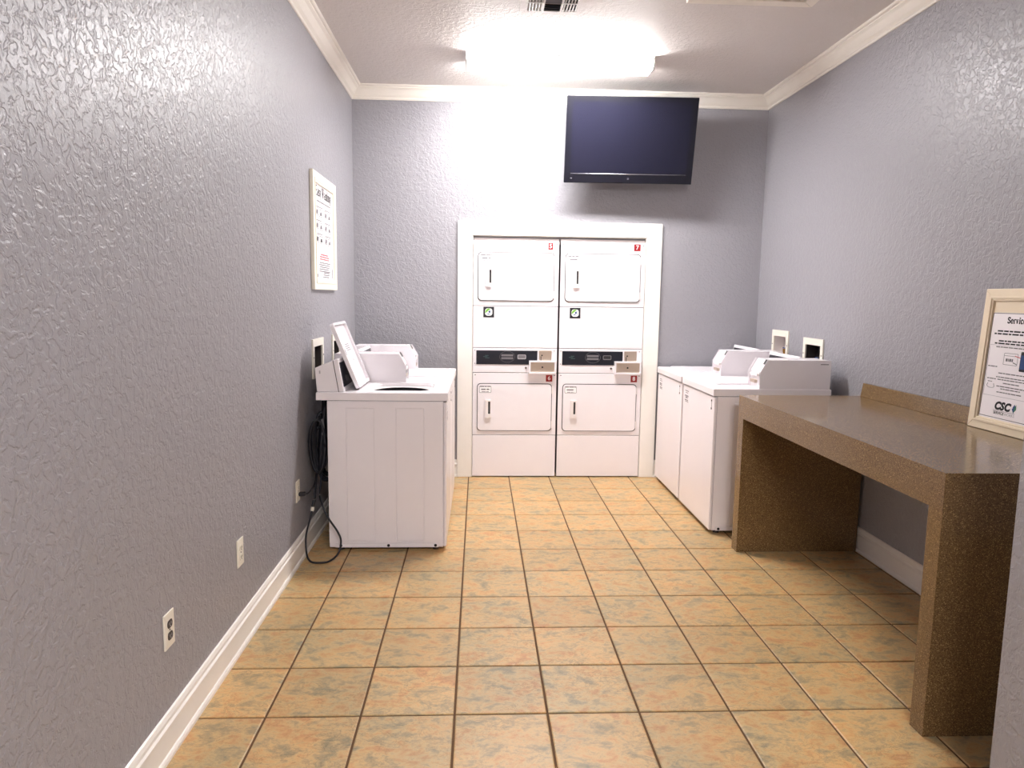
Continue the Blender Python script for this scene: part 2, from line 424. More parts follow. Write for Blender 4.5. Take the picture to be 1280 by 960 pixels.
# floor: grout bed with every tile laid on it
mb = MB(); mb.box(XL - 0.12, XR + 0.12, Y0 - 0.12, 6.52, -0.06, -0.0040)
floor = tag(mb.build('floor', 'grout'), kind='structure')
T_, GX, GY, GAP = 0.33, -0.0753, 5.6514, 0.0085
def tile_mesh(sx, sy):
    mb = MB(); hx, hy = sx / 2, sy / 2; b = 0.0035
    rings = [[(-hx, -hy, -0.0040), (hx, -hy, -0.0040), (hx, hy, -0.0040), (-hx, hy, -0.0040)],
             [(-hx, -hy, -0.0016), (hx, -hy, -0.0016), (hx, hy, -0.0016), (-hx, hy, -0.0016)],
             [(-hx + b, -hy + b, 0), (hx - b, -hy + b, 0), (hx - b, hy - b, 0), (-hx + b, hy - b, 0)]]
    mb.loft(rings)
    bmesh.ops.recalc_face_normals(mb.bm, faces=mb.bm.faces)
    me = bpy.data.meshes.new('tile'); mb.bm.to_mesh(me); mb.bm.free(); me.materials.append(M['tile']); return me
cache = {}
ymin = -0.3
for ci in range(-4, 8):
    for ri in range(-1, 19):
        for xa, xb, lim in ((XL, XR, (HY, YB)), (XL, HX, (ymin, HY))):
            x0 = max(GX + ci * T_ + GAP / 2, xa + 0.002); x1 = min(GX + (ci + 1) * T_ - GAP / 2, xb - 0.002)
            y1 = GY - ri * T_ - GAP / 2; y0 = y1 - T_ + GAP
            if lim[0] == HY:
                if y1 <= HY + 0.02: continue
                if y0 < HY and x1 > HX:                     # the course under the corner is cut
                    if x0 > HX: y0 = HY + 0.002
            else:
                if not (y1 <= HY + 0.02): continue
            y1 = min(y1, YB - 0.002) if x1 < OPEN[0] - 0.1 or x0 > OPEN[1] + 0.1 else y1
            if x1 - x0 < 0.02 or y1 - y0 < 0.02 or y0 < ymin - 0.3: continue
            key = (round(x1 - x0, 4), round(y1 - y0, 4))
            if key not in cache: cache[key] = tile_mesh(*key)
            o = bpy.data.objects.new('tile', cache[key]); COL.objects.link(o); o.parent = floor
            o.location = ((x0 + x1) / 2, (y0 + y1) / 2, 0)

# baseboards and crown: a profile swept along the wall, mitred where two runs meet
BASE = [(0, 0), (.021, 0), (.021, .012), (.017, .020), (.013, .023), (.013, .096), (.017, .101), (.017, .110), (.011, .116), (.011, .128), (.006, .140), (0, .143)]
CROWN = [(0, 0), (0, -.098), (.008, -.098), (.012, -.091), (.012, -.084), (.007, -.080), (.014, -.074), (.024, -.066), (.034, -.050), (.046, -.032), (.062, -.022), (.062, -.015), (.074, -.013), (.080, -.007), (.080, 0)]
def sweep(name, prof, wall, a0, a1, z, m0=0, m1=0, material='trim'):
    """wall: 'left','right','back','front'; m0/m1 = 1 mitres that end inward by the profile's own projection"""
    def pt(d, h, a, mi, sgn):
        a = a + sgn * d * mi
        return {'left': (XL + d, a, z + h), 'right': (XR - d, a, z + h), 'back': (a, YB - d, z + h), 'hall': (HX - d, a, z + h)}[wall]
    mb = MB(); mb.loft([[pt(d, h, a0, m0, 1) for d, h in prof], [pt(d, h, a1, m1, -1) for d, h in prof]])
    return tag(mb.build(name, material), kind='structure')
sweep('baseboard_left', BASE, 'left', Y0, YB, 0, 0, 1)
sweep('baseboard_back', BASE, 'back', XL, OPEN[0] - 0.12, 0, 1, 0)
sweep('baseboard_back', BASE, 'back', OPEN[1] + 0.12, XR, 0, 0, 1)
sweep('baseboard_right', BASE, 'right', HY, YB, 0, 0, 1)
sweep('baseboard_hall', BASE, 'hall', Y0, HY, 0)
sweep('trim_1', CROWN, 'left', Y0, YB, ZC, 0, 1, 'crown')
sweep('trim_2', CROWN, 'back', XL, XR, ZC, 1, 1, 'crown')
sweep('trim_3', CROWN, 'right', HY, YB, ZC, 0, 1, 'crown')
# casing round the dryer closet: three boards with eased edges
CW = 0.118
cas = empty('trim_4', ((OPEN[0] + OPEN[1]) / 2, YB, 0)); tag(cas, kind='structure')
cx = (OPEN[0] + OPEN[1]) / 2
def casing_board(poly):
    mb = MB(); mb.prism(poly, -0.020, 0, 'xzy', r=0.004); return mb.build('casing_board', 'trim', cas)
a, b, t = OPEN[0] - cx, OPEN[1] - cx, OPEN[3]
casing_board([(a - CW, 0), (a, 0), (a, t), (a - CW, t + CW - 0.005)])
casing_board([(b, 0), (b + CW + .006, 0), (b + CW + .006, t + CW - 0.005), (b, t)])
casing_board([(a, t + .0005), (b, t + .0005), (b + CW + .006, t + CW - .0045), (a - CW, t + CW - .0045)])
mb = MB()
mb.box(a - 0.001, a + 0.004, 0, 0.14, 0, t); mb.box(b - 0.004, b + 0.001, 0, 0.14, 0, t); mb.box(a, b, 0, 0.14, t - 0.004, t + 0.001)
mb.build('door_jamb', 'trim', cas)
mb = MB(); mb.box(a + .006, b - .006, .032, .045, t - .060, t - .005, r=.002); mb.build('filler_strip', 'inkpale', cas)

# ------------------------------------------------------------------ ceiling things
def fluorescent(name, x0, x1, y0, y1, lens, label):
    rt = empty(name, ((x0 + x1) / 2, (y0 + y1) / 2, ZC)); tag(rt, label, 'ceiling light')
    hx, hy = (x1 - x0) / 2, (y1 - y0) / 2
    mb = MB(); mb.box(-hx, hx, -hy * .8, hy * .8, -0.016, 0); mb.build('housing', 'fixture', rt)
    prof = [(-hy, -.018), (-hy, -.050), (-hy + .03, -.072), (hy - .03, -.072), (hy, -.050), (hy, -.018)]
    mb = MB(); mb.prism(prof, -hx + .012, hx - .012, 'yzx'); mb.build('diffuser', lens, rt)
    cap = [(-hy - .004, 0), (-hy - .004, -.053), (-hy + .028, -.077), (hy - .028, -.077), (hy + .004, -.053), (hy + .004, 0)]
    for s in (-1, 1):
        mb = MB(); mb.prism(cap, s * hx - .006 * (s + 1), s * hx + .006 * (1 - s), 'yzx', r=0.002); mb.build('end_cap', 'fixture', rt)
    for s in (-1, 1):
        mb = MB(); mb.box(-hx + .012, hx - .012, s * hy - .003, s * hy + .003, -.018, -.010); mb.build('side_rail', 'seam', rt)
    return rt
fluorescent('fluorescent_light', -0.10, 1.145, 4.83, 5.03, 'lens', 'lit white wraparound fluorescent ceiling light in front of the television')
fluorescent('fluorescent_light', -0.10, 1.145, -1.10, -0.90, 'lens2', 'lit white fluorescent ceiling light in the entrance hall')

# supply register: frame, three banks of blades
vt = empty('ceiling_vent', (0.387, 4.01, ZC)); tag(vt, 'white three-way air vent with angled louvres set in the ceiling', 'vent')
mb = MB(); o_ = [(-.175, -.15), (.175, -.15), (.175, .15), (-.175, .15)]; i_ = [(-.135, -.11), (.135, -.11), (.135, .11), (-.135, .11)]
ringprism(mb, o_, i_, -.012, 0, 'xyz'); mb.build('frame', 'ceiling', vt)
mb = MB(); mb.box(-.135, .135, -.11, .11, -.002, -.0005); mb.build('duct_opening', 'dark', vt)
for x in (-.05, .05):
    mb = MB(); mb.box(x - .006, x + .006, -.11, .11, -.013, -.003); mb.build('divider', 'fixture', vt)
mb = MB(); mb.box(-.135, .135, -.004, .004, -.014, -.011); mb.build('crossbar', 'fixture', vt)
for k in range(5):
    for s, bx in ((1, -.130), (-1, .062)):
        x = bx + k * .0165
        T = Matrix.Translation((x + .004, 0, -.008)) @ Matrix.Rotation(s * 0.75, 4, 'Y')
        mb = MB(); mb.box(-.0065, .0065, -.11, .11, -.0007, .0007, T=T); mb.build('blade', 'fixture', vt)
for k in range(8):
    T = Matrix.Translation((0, -.098 + k * .028, -.008)) @ Matrix.Rotation(0.6 if k > 3 else -0.6, 4, 'X')
    mb = MB(); mb.box(-.044, .044, -.013, .013, -.0007, .0007, T=T); mb.build('blade', 'ventdark', vt)

hatch = empty('access_hatch', (1.43, 3.605, ZC)); tag(hatch, 'white attic access hatch with mitred trim in the ceiling', 'hatch')
mb = MB(); mb.box(-.28, .28, -.28, .28, -.006, 0); mb.build('panel', 'ceiling', hatch)
hw = .34
for k in range(4):
    T = Matrix.Rotation(k * PI / 2, 4, 'Z')
    mb = MB(); mb.prism([(-hw, hw), (hw, hw), (hw - .062, hw - .062), (-hw + .062, hw - .062)], -.016, 0, 'xyz', T=T, r=.003)
    mb.build('trim_board', 'crown', hatch)

# ------------------------------------------------------------------ television on its wall bracket
tvo = empty('television', (1.117, 5.407, 2.632)); tvo.rotation_euler = (0.227, 0, -0.031)
tag(tvo, 'black flat-screen television tilted down on a wall bracket above the dryers', 'television')
W2, H2 = .485, .307
mb = MB(); mb.box(-W2, W2, 0.003, .035, -H2, H2, r=.004); mb.build('bezel', 'bezel', tvo)
mb = MB(); mb.box(-W2 + .06, W2 - .06, .035, .085, -H2 + .05, H2 - .08, r=.012); mb.build('back_housing', 'black', tvo)
mb = MB(); mb.box(-.440, .440, .0012, .004, -.233, .268); mb.build('screen', 'screen', tvo)
mb = MB(); mb.tube([(-.436, .003, -.239), (.436, .003, -.239)], .0034, n=10, smooth=False); mb.build('silver_strip', 'silver', tvo, smooth=True)
mb = MB(); mb.cyl((0, .004, -.272), 'y', .008, -.004, n=6); mb.build('emblem', 'silver', tvo)
mb = MB(); mb.box(-.437, -.425, .001, .004, -.276, -.270); mb.build('indicator', 'inkgrey', tvo)
br = tvo
mb = MB(); mb.box(-.12, .12, .085, .10, -.12, .12, r=.003); pl = mb.build('mounting_plate', 'black', tvo)
Ti = tvo.matrix_basis.copy()
bpy.context.view_layer.update(); Ti = tvo.matrix_world.inverted()
mb = MB(); mb.box(.98, 1.26, YB - .018, YB, 2.52, 2.80, T=Ti); mb.build('wall_plate', 'black', tvo)
mb = MB()
for z in (2.60, 2.70): mb.box(1.06, 1.18, 5.50, YB - .016, z - .012, z + .012, T=Ti)
mb.build('arm', 'black', tvo)

# ------------------------------------------------------------------ stacked dryers in the closet
def stacked_dryer(cxw, width, nums, label):
    rt = empty('stacked_dryer', (cxw, YB - 0.014, 0)); tag(rt, label, 'dryer', 'stacked dryers in the closet')
    h = width / 2; k = width / 0.68
    mb = MB(); mb.box(-h + .003, h - .003, 0.006, 0.70, 0.012, 1.905); mb.build('cabinet', 'seam', rt)
    def panel(name, z0, z1, y=0.0):
        mb = MB(); mb.box(-h + .002, h - .002, y, 0.012, z0 + .0018, z1 - .0018, r=.003); return mb.build(name, 'enamel', rt)
    panel('base_panel', 0.006, .350); pm = panel('middle_panel', 1.061, 1.395)
    up = panel('upper_front', 1.395, 1.907); lo = panel('lower_front', .350, .860); cp = panel('control_fascia', .860, 1.061)
    mb = MB(); mb.box(-h + .004, h - .004, 0.02, 0.5, 1.907, 1.928, r=.003); mb.build('top_panel', 'enamel2', rt)
    X = lambda v: -h + v * k
    for (fr, z0, z1, num, ty) in ((lo, .388, .772, nums[1], 0), (up, 1.438, 1.815, nums[0], 1)):
        mb = MB(); ringprism(mb, rrect(X(.037), X(.643), z0 - .003, z1 + .003, .030), rrect(X(.0425), X(.6375), z0 + .0025, z1 - .0025, .026), -.0035, .004, 'xzy')
        mb.build('door_gasket', 'seam', rt)
        mb = MB(); mb.prism(rrect(X(.0425), X(.6375), z0 + .0025, z1 - .0025, .026), -.009, .002, 'xzy', r=.003)
        dr = mb.build('door', 'enamel', rt)
        # recessed pull on the door
        hx0, hx1, hz0, hz1 = X(.104), X(.152), z0 + .108, z0 + .252
        mb = MB(); ringprism(mb, [(hx0, hz0), (hx1, hz0), (hx1, hz1), (hx0, hz1)], [(hx0 + .024, hz0 + .03), (hx1 - .007, hz0 + .03), (hx1 - .007, hz1 - .012), (hx0 + .024, hz1 - .012)], -.024, -.009, 'xzy')
        hd = mb.build('handle', 'enamel2', dr)
        mb = MB(); mb.box(hx0 + .022, hx1 - .005, -.0125, -.009, hz0 + .028, hz1 - .010); mb.build('handle_recess', 'seam', dr)
        # instruction sticker
        sx0, sx1, sz0, sz1 = X(.055), X(.152), z1 - .074, z1 - .018
        mb = MB(); mb.prism(rrect(sx0, sx1, sz0, sz1, .008), -.0096, -.009, 'xzy'); st = mb.build('sticker', 'white', dr)
        mb = MB(); ringprism(mb, rrect(sx0, sx1, sz0, sz1, .008), rrect(sx0 + .003, sx1 - .003, sz0 + .003, sz1 - .003, .006), -.0100, -.0094, 'xzy')
        mb.build('sticker_border', 'inkgrey', dr)
        rnd = random.Random(num); mb = MB()
        word_bars(mb, sx0 + .016, sx1 - .016, (sz0 + sz1) / 2, .010, rnd); word_bars(mb, sx0 + .006, sx1 - .006, sz1 - .006, .006, rnd); word_bars(mb, sx0 + .02, sx1 - .02, sz0 + .009, .005, rnd)
        tag(mb.build('small_print', 'inkgrey', dr, T=Matrix.Translation((0, -.0096, 0)) @ Matrix.Rotation(PI / 2, 4, 'X')), kind='stuff')
        for hz in (z0 + .05, z1 - .05):
            mb = MB(); mb.box(X(.640), X(.650), -.007, 0, hz - .03, hz + .03, r=.002); mb.build('hinge', 'enamel2', dr)
        # red number tag; five's is narrower, its overexposed edge put into the shape
        tx = X(.618) if ty == 0 else X(.610); tz = .818 if ty == 0 else 1.869; tw = .026 if not (ty and nums[0] == '5') else .019
        mb = MB(); mb.box(tx - tw, tx + tw, -.0012, .001, tz - .027, tz + .027); tg = mb.build('number_tag', 'red', rt)
        text_part('number', num, .046, 'white', tg, Matrix.Translation((tx, -.0016, tz)) @ Matrix.Rotation(PI / 2, 4, 'X'), bold=.0007)
        zt = .842 if ty == 0 else 1.885
        for sx in (X(.022), X(.660)):
            mb = MB(); mb.cyl((sx, .002, zt), 'y', .0045, -.004, n=8); mb.build('screw', 'seam', rt)
    # sticker with the round emblem on the middle panel
    mb = MB(); mb.box(X(.083), X(.169), -.0012, .001, 1.303, 1.388); bs = mb.build('emblem_sticker', 'black', rt)
    ec = (X(.126), 1.346)
    mb = MB(); mb.prism(rrect(ec[0] - .029, ec[0] + .029, ec[1] - .029, ec[1] + .029, .02), -.0018, -.001, 'xzy'); mb.build('emblem_ground', 'white', bs)
    mb = MB(); mb.prism(arc(ec[0], ec[1], .028, .028, 60, 200), -.0022, -.001, 'xzy'); mb.build('emblem_leaf', 'inkgreen', bs)
    mb = MB(); mb.prism([(ec[0] - .004, ec[1] + .002), (ec[0] + .010, ec[1] + .016), (ec[0] + .014, ec[1] - .002), (ec[0] + .004, ec[1] - .008)], -.0026, -.001, 'xzy')
    mb.prism([(ec[0] - .014, ec[1] - .010), (ec[0] + .002, ec[1] - .012), (ec[0] + .010, ec[1] - .018), (ec[0] - .008, ec[1] - .018)], -.0026, -.001, 'xzy'); mb.build('emblem_mark', 'inkblue', bs)
    # control fascia
    mb = MB(); mb.prism([(X(.030), .928), (X(.456), .928), (X(.456), .955), (X(.520), .955), (X(.520), 1.040), (X(.030), 1.040)], -.004, .001, 'xzy')
    bk = mb.build('control_panel', 'panelblack', rt)
    mb = MB()
    for z in (.978, 1.002): mb.box(X(.230), X(.325), -.0048, -.004, z - .008, z + .008)
    mb.build('button_row', 'inkgrey', bk)
    mb = MB(); ringprism(mb, [(ec_ * .062 + X(.278), ez * .045 + .990) for ec_, ez in arc(0, 0, 1, 1, 0, 345, 23)], [(ec_ * .0605 + X(.278), ez * .0435 + .990) for ec_, ez in arc(0, 0, 1, 1, 0, 345, 23)], -.0046, -.0035, 'xzy')
    mb.build('printed_ring', 'inkgrey', bk)
    mb = MB(); ringprism(mb, rrect(X(.360), X(.428), .972, 1.008, .008), rrect(X(.365), X(.423), .979, 1.003, .005), -.0055, -.003, 'xzy'); mb.build('display_bezel', 'inkpale' if nums[0] == '5' else 'inkgrey', bk)
    mb = MB(); mb.box(X(.366), X(.422), -.0045, -.0035, .980, 1.002); mb.build('display', 'inkgrey' if nums[0] == '5' else 'dark', bk)
    mb = MB()
    for z, x0, x1 in ((.999, .100, .128), (.990, .085, .118), (.980, .100, .135)): mb.box(X(x0), X(x1), -.0046, -.0035, z - .003, z + .003)
    mb.build('panel_emblem', 'inkdeep', bk)
    mb = MB(); mb.box(X(.532), X(.634), -.005, .001, .957, 1.042, r=.002); cs = mb.build('coin_plate', 'steel', rt)
    mb = MB(); mb.box(X(.545), X(.551), -.0062, -.004, .962, .996); mb.cyl((X(.556), -.004, 1.004), 'y', .006, -.008, n=10); mb.build('coin_slot', 'dark', cs)
    # coin vault: projecting box with a recessed steel face
    vx0, vx1, vz0, vz1 = X(.452), X(.668), .857, .962
    mb = MB(); ringprism(mb, [(vx0, vz0), (vx1, vz0), (vx1, vz1), (vx0, vz1)], [(vx0 + .012, vz0 + .014), (vx1 - .012, vz0 + .014), (vx1 - .012, vz1 - .012), (vx0 + .012, vz1 - .012)], -.040, .001, 'xzy')
    cv = mb.build('coin_vault', 'enamel', rt)
    mb = MB(); mb.box(vx0 + .012, vx1 - .012, -.018, .001, vz0 + .014, vz1 - .012); mb.build('vault_face', 'steel', cv)
    mb = MB(); mb.cyl(((vx0 + vx1) / 2, -.018, (vz0 + vz1) / 2), 'y', .007, -.004, n=12); mb.build('vault_lock', 'dark', cv)
    mb = MB(); mb.cyl((X(.428), .001, .902), 'y', .009, -.008, n=12); mb.build('key_lock', 'steeldark', rt)
    for x in (.018, .655):
        for z in (.935, 1.040):
            mb = MB(); mb.cyl((X(x), .002, z), 'y', .0035, -.004, n=8); mb.build('screw', 'seam', rt)
    return rt
stacked_dryer(0.292, 0.682, ('5', '6'), 'white stacked coin dryer standing in the closet, its upper door tagged five')
stacked_dryer(0.984, 0.682, ('7', '8'), 'white stacked coin dryer standing in the closet, its upper door tagged seven')

# ------------------------------------------------------------------ top-loading coin washers
WW = 0.68
def washer(name, loc, rz, label, group, lid_open=False, seed=1):
    rt = empty(name, loc, rz); tag(rt, label, 'washer', group)
    hw = WW / 2; D = .657
    mb = MB(); mb.box(-hw + .008, hw - .008, 0.004, D, .022, .878, r=.006); mb.build('cabinet', 'enamel', rt)
    mb = MB(); mb.box(-hw + .003, hw - .003, -.014, .004, .026, .872, r=.008, seg=3); fp = mb.build('front_panel', 'enamel', rt)
    for s in (-1, 1):                                       # pressed side panels, toe strips and their screws
        sk = slab_with_holes('side_skin', 'x', s * (hw - .009), s * .006, .006, D - .002, .051, .872, [(.112, .273, .060, .838), (.392, .553, .060, .838)], 'enamel', rt)
        del sk['kind']
        for y0, y1 in ((.112, .273), (.392, .553)):
            mb = MB(); mb.box(min(s * (hw - .009), s * (hw - .004)), max(s * (hw - .009), s * (hw - .004)), y0 + .0028, y1 - .0028, .0628, .8352, r=.002); mb.build('pressed_panel', 'enamel', rt)
        mb = MB(); mb.box(s * hw - .010 * (s > 0), s * hw + .010 * (s < 0), .030, .622, .024, .0475, r=.0015); sp = mb.build('toe_strip', 'enamel', rt)
        for y in (.048, .318, .590):
            mb = MB(); mb.cyl((s * hw, y, .036), 'x', .0085, s * .002, n=10); mb.build('screw', 'dark', sp)
    for sx in (-1, 1):
        for y in (.05, D - .06):
            mb = MB(); mb.cyl((sx * (hw - .05), y, 0), 'z', .02, .024, n=12); mb.build('leg', 'black', rt)
    # top with its well opening
    n = 8
    inner = rrect(-.255, .125, .075, .465, .09, n)
    ox0, ox1, oy0, oy1 = -hw, hw, -.022, .715
    outer = []
    for (px, py) in inner:                                  # outer point for each inner point, square corners
        cx_, cy_ = -.065, .27; dx, dy = px - cx_, py - cy_
        t = min((ox1 - cx_) / dx if dx > 0 else (ox0 - cx_) / dx if dx < 0 else 9, (oy1 - cy_) / dy if dy > 0 else (oy0 - cy_) / dy if dy < 0 else 9)
        outer.append([cx_ + dx * t, cy_ + dy * t])
    for cxx, cyy in ((ox0, oy0), (ox0, oy1), (ox1, oy0), (ox1, oy1)):
        i = min(range(len(outer)), key=lambda q: (outer[q][0] - cxx) ** 2 + (outer[q][1] - cyy) ** 2); outer[i] = [cxx, cyy]
    mb = MB()
    def lv(P, z, g=0): return [((p[0] + (g if p[0] < -.065 else -g)), (p[1] + (g if p[1] < .27 else -g)), z) for p in P]
    mb.loft([lv(outer, .880), lv(outer, .921), lv(outer, .926, .005), lv(inner, .926), lv(inner, .914, .006), lv(inner, .880, .010), lv(outer, .880)], cap=False)
    bmesh.ops.remove_doubles(mb.bm, verts=mb.bm.verts, dist=1e-6); mb.build('top_panel', 'enamel', rt)
    mb = MB(); mb.prism([(-hw + .01, -.012), (hw - .01, -.012), (hw - .01, .65), (-hw + .01, .65)], .8765, .8795, 'xyz'); mb.build('top_gasket', 'seam', rt)
    # tub ring below the opening
    mb = MB()
    def circ(r, z, nn=28): return [(-.065 + r * math.cos(2 * PI * i / nn), .27 + r * math.sin(2 * PI * i / nn), z) for i in range(nn)]
    mb.loft([circ(.27, .9040), circ(.178, .9030), circ(.172, .9000), circ(.172, .8970), circ(.27, .8980)], cap=False); mb.build('tub_ring', 'enamel2', rt, smooth=False)
    mb = MB(); mb.loft([circ(.176, .8985), circ(.180, .8812), circ(.02, .8810)], cap=False); mb.build('tub', 'dark', rt)  # near-black shallow dish: the darkness inside the tub is put in its colour
    # lid
    lm = MB(); lx0, lx1, ly0, ly1 = -.272, .142, .055, .482
    if lid_open:
        # stood up on its hinge: shallow tray seen from below
        L = ly1 - ly0 - .03; th = .022
        def tray(mb_, T):
            ringprism(mb_, rrect(lx0 + .015, lx1 - .015, 0, L, .025), rrect(lx0 + .030, lx1 - .030, .015, L - .015, .016), -th, 0, 'xzy')
            b = MB(); b.prism(rrect(lx0 + .022, lx1 - .022, .008, L - .008, .018), -.006, -.001, 'xzy'); mb_.merge(b.bm)
            bmesh.ops.transform(mb_.bm, matrix=T, verts=mb_.bm.verts)
        TL = Matrix.Translation((0, .505, .932)) @ Matrix.Rotation(-math.radians(22), 4, 'X')
        tray(lm, TL); lid = lm.build('lid', 'enamel', rt)
        mb = MB(); rnd = random.Random(5)
        for k in range(4): word_bars(mb, -.10, .03, .26 - k * .012, .004, rnd, ragged=.02)
        mb.box(-.16, -.15, .20, .235, 0, .0006); mb.cyl((-.02, .16, 0), 'z', .004, .001, n=8)
        tag(mb.build('small_print', 'inkgrey', lid, T=TL @ Matrix.Translation((0, -.0062, 0)) @ Matrix.Rotation(PI / 2, 4, 'X')), kind='stuff')
        for hx in (lx0 + .04, lx1 - .06):
            mb = MB(); mb.box(hx, hx + .02, .497, .513, .925, .94, r=.002); mb.build('hinge', 'steeldark', lid)
    else:
        lm.prism(rrect(lx0, lx1, ly0, ly1, .04, 6), .9255, .937, 'xyz', r=.004); lid = lm.build('lid', 'enamel', rt)
        mb = MB(); mb.box(-.15, .02, .052, .060, .926, .934, r=.002); mb.build('lid_grip', 'enamel2', lid)
    # console across the back
    cons = [(.560, .926), (.712, .926), (.722, 1.060), (.598, 1.112), (.592, 1.108)]
    mb = MB(); mb.prism(cons, -hw + .012, hw - .20, 'yzx', r=.004); cn = mb.build('console', 'enamel', rt)
    slope = math.atan2(.592 - .560, 1.108 - .926)
    TP = Matrix.Translation((0, .560, .926)) @ Matrix.Rotation(-slope, 4, 'X')
    mb = MB(); mb.box(-hw + .028, hw - .216, -.003, .004, .026, .166, r=.002); cpn = mb.build('control_panel', 'panelblack', cn, T=TP)
    mb = MB(); mb.box(-.22, -.13, -.0045, -.002, .05, .085); mb.box(-.10, -.02, -.0045, -.002, .05, .085); mb.build('button_row', 'inkgrey', cn, T=TP)
    mb = MB(); mb.prism([(.588, .926), (.592, .926), (.622, 1.102), (.618, 1.104)], -hw + .0112, -hw + .0122, 'yzx'); mb.build('console_seam', 'seam', cn)
    mb = MB(); mb.box(-hw + .0108, -hw + .0122, .690, .698, 1.028, 1.046); mb.build('console_rivet', 'inkpale', cn)
    # coin meter case on the right-hand side: cheeks, slanted face, coin slide
    prof = [(.262, .926), (.706, .926), (.706, 1.104), (.306, 1.104), (.262, 1.026)]
    mx0, mx1 = hw - .192, hw - .004
    mc = None
    for x in (mx0, mx1 - .004):
        mb = MB(); mb.prism(prof, x, x + .004, 'yzx')
        o = mb.build('meter_cheek', 'enamel', rt)
    inn = [(.278, .927), (.705, .927), (.705, 1.102), (.318, 1.102), (.278, 1.032)]
    mb = MB(); mb.prism(inn, mx0 + .004, mx1 - .004, 'yzx'); mc = mb.build('meter_case', 'enamel', rt)
    mb = MB(); mb.box(mx0 + .02, mx1 - .05, .264, .279, 1.000, 1.016, r=.002); mb.build('coin_ledge', 'enamel2', mc)
    mb = MB(); mb.box(mx1 - .045, mx1 - .008, .2765, .2785, .945, 1.024); mb.build('coin_recess', 'seam', mc)
    dn = (1.102 - 1.032, -(.318 - .278)); 
    mb = MB(); mb.prism([(.300, 1.074), (.317, 1.1035), (.3155, 1.1045), (.2985, 1.075)], mx1 - .055, mx1 - .010, 'yzx'); mb.build('key_recess', 'seam', mc)
    mb = MB(); mb.box(mx0 + .03, mx0 + .11, .262, .279, .955, .975, r=.002); mb.build('coin_slide', 'steel', mc)
    mb = MB(); mb.box(mx1 - .0005, mx1 + .0012, .640, .690, 1.078, 1.082); mb.build('vent_slit', 'seam', rt)
    # printed label on the front panel and two lock screws, oval label on the top
    rnd = random.Random(seed); mb = MB()
    for z, hgt in ((.835, .006), (.822, .005), (.800, .010), (.788, .008), (.770, .008), (.760, .005)): word_bars(mb, -.29, -.20, z, hgt, rnd, ragged=.02)
    tag(mb.build('small_print', 'inkgrey', fp, T=Matrix.Translation((0, -.0142, 0)) @ Matrix.Rotation(PI / 2, 4, 'X')), kind='stuff')
    mb = MB(); mb.cyl((.285, -.0135, .845), 'y', .007, -.003, n=8); mb.cyl((.285, -.0135, .795), 'y', .007, -.003, n=8); mb.box(.283, .287, -.0148, -.0135, .795, .845); mb.build('panel_lock', 'brownplug', fp)
    mb = MB(); mb.prism([(.285 + .032 * math.cos(a_ * PI / 8), .02 + .014 * math.sin(a_ * PI / 8)) for a_ in range(16)], .9262, .9268, 'xyz'); ov = mb.build('oval_label', 'inkpale', rt)
    mb = MB(); mb.prism([(.285 + .016 * math.cos(a_ * PI / 8), .02 + .009 * math.sin(a_ * PI / 8)) for a_ in range(16)], .9266, .9272, 'xyz'); mb.build('oval_label_centre', 'white', ov)
    return rt
GL, GR = 'washers along the left wall', 'washers along the right wall'
washer('washing_machine', (-0.193, 4.31, 0), PI / 2, 'white coin washer with its lid standing open and a black cord beside it', GL, True, 2)
washer('washing_machine', (-0.193, 5.012, 0), PI / 2, 'white coin washer with closed lid behind the washer whose lid is open', GL, False, 3)
washer('washing_machine', (1.467, 4.59, 0), -PI / 2, 'white coin washer standing right next to the brown counter', GR, False, 4)
washer('washing_machine', (1.467, 5.295, 0), -PI / 2, 'white coin washer between the grey back wall and the washer beside the counter', GR, False, 6)

# ------------------------------------------------------------------ recessed laundry boxes in the walls
def laundry_box(y, z, side, label):
    s = 1 if side == 'left' else -1
    X = XL if side == 'left' else XR
    rt = empty('laundry_outlet_box', (X, y + BOXW / 2, z)); tag(rt, label, 'outlet box', 'laundry outlet boxes')
    hy = BOXW / 2; f = .034
    def E(n): return n * s
    mb = MB(); ringprism(mb, [(-hy - f * .5, -f * .5), (hy + f * .5, -f * .5), (hy + f * .5, BOXH + f * .5), (-hy - f * .5, BOXH + f * .5)], [(-hy + f * .5, f * .6), (hy - f * .5, f * .6), (hy - f * .5, BOXH - f * .8), (-hy + f * .5, BOXH - f * .8)], 0, E(.010), 'yzx')
    mb.build('flange', 'plate', rt)
    mb = MB(); a = hy - .002
    mb.box(min(0, E(-.085)), max(0, E(-.085)), -a, -a + .004, .002, BOXH - .002); mb.box(min(0, E(-.085)), max(0, E(-.085)), a - .004, a, .002, BOXH - .002)
    mb.box(min(0, E(-.085)), max(0, E(-.085)), -a, a, .002, .006); mb.box(min(0, E(-.085)), max(0, E(-.085)), -a, a, BOXH - .006, BOXH - .002)
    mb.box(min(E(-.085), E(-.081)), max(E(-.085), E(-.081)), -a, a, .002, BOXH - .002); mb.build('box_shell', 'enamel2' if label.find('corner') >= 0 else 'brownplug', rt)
    for yy, mt in ((-.05, 'inkred'), (.05, 'inkblue')):
        mb = MB(); mb.cyl((E(-.05), yy, .006), 'z', .010, .07, n=10); v = mb.build('valve', 'brass', rt)
        mb = MB(); mb.box(E(-.05) - .005, E(-.05) + .005, yy - .02, yy + .02, .078, .086, r=.002); mb.build('valve_handle', mt, v)
    for yy in (-hy - .004, hy + .004):
        mb = MB(); mb.cyl((E(.010), yy, BOXH * .55), 'x', .004, E(.002), n=8); mb.build('screw', 'seam', rt)
    return rt
laundry_box(*left_boxes[0], 'left', 'recessed cream laundry outlet box behind the open-lid washer')
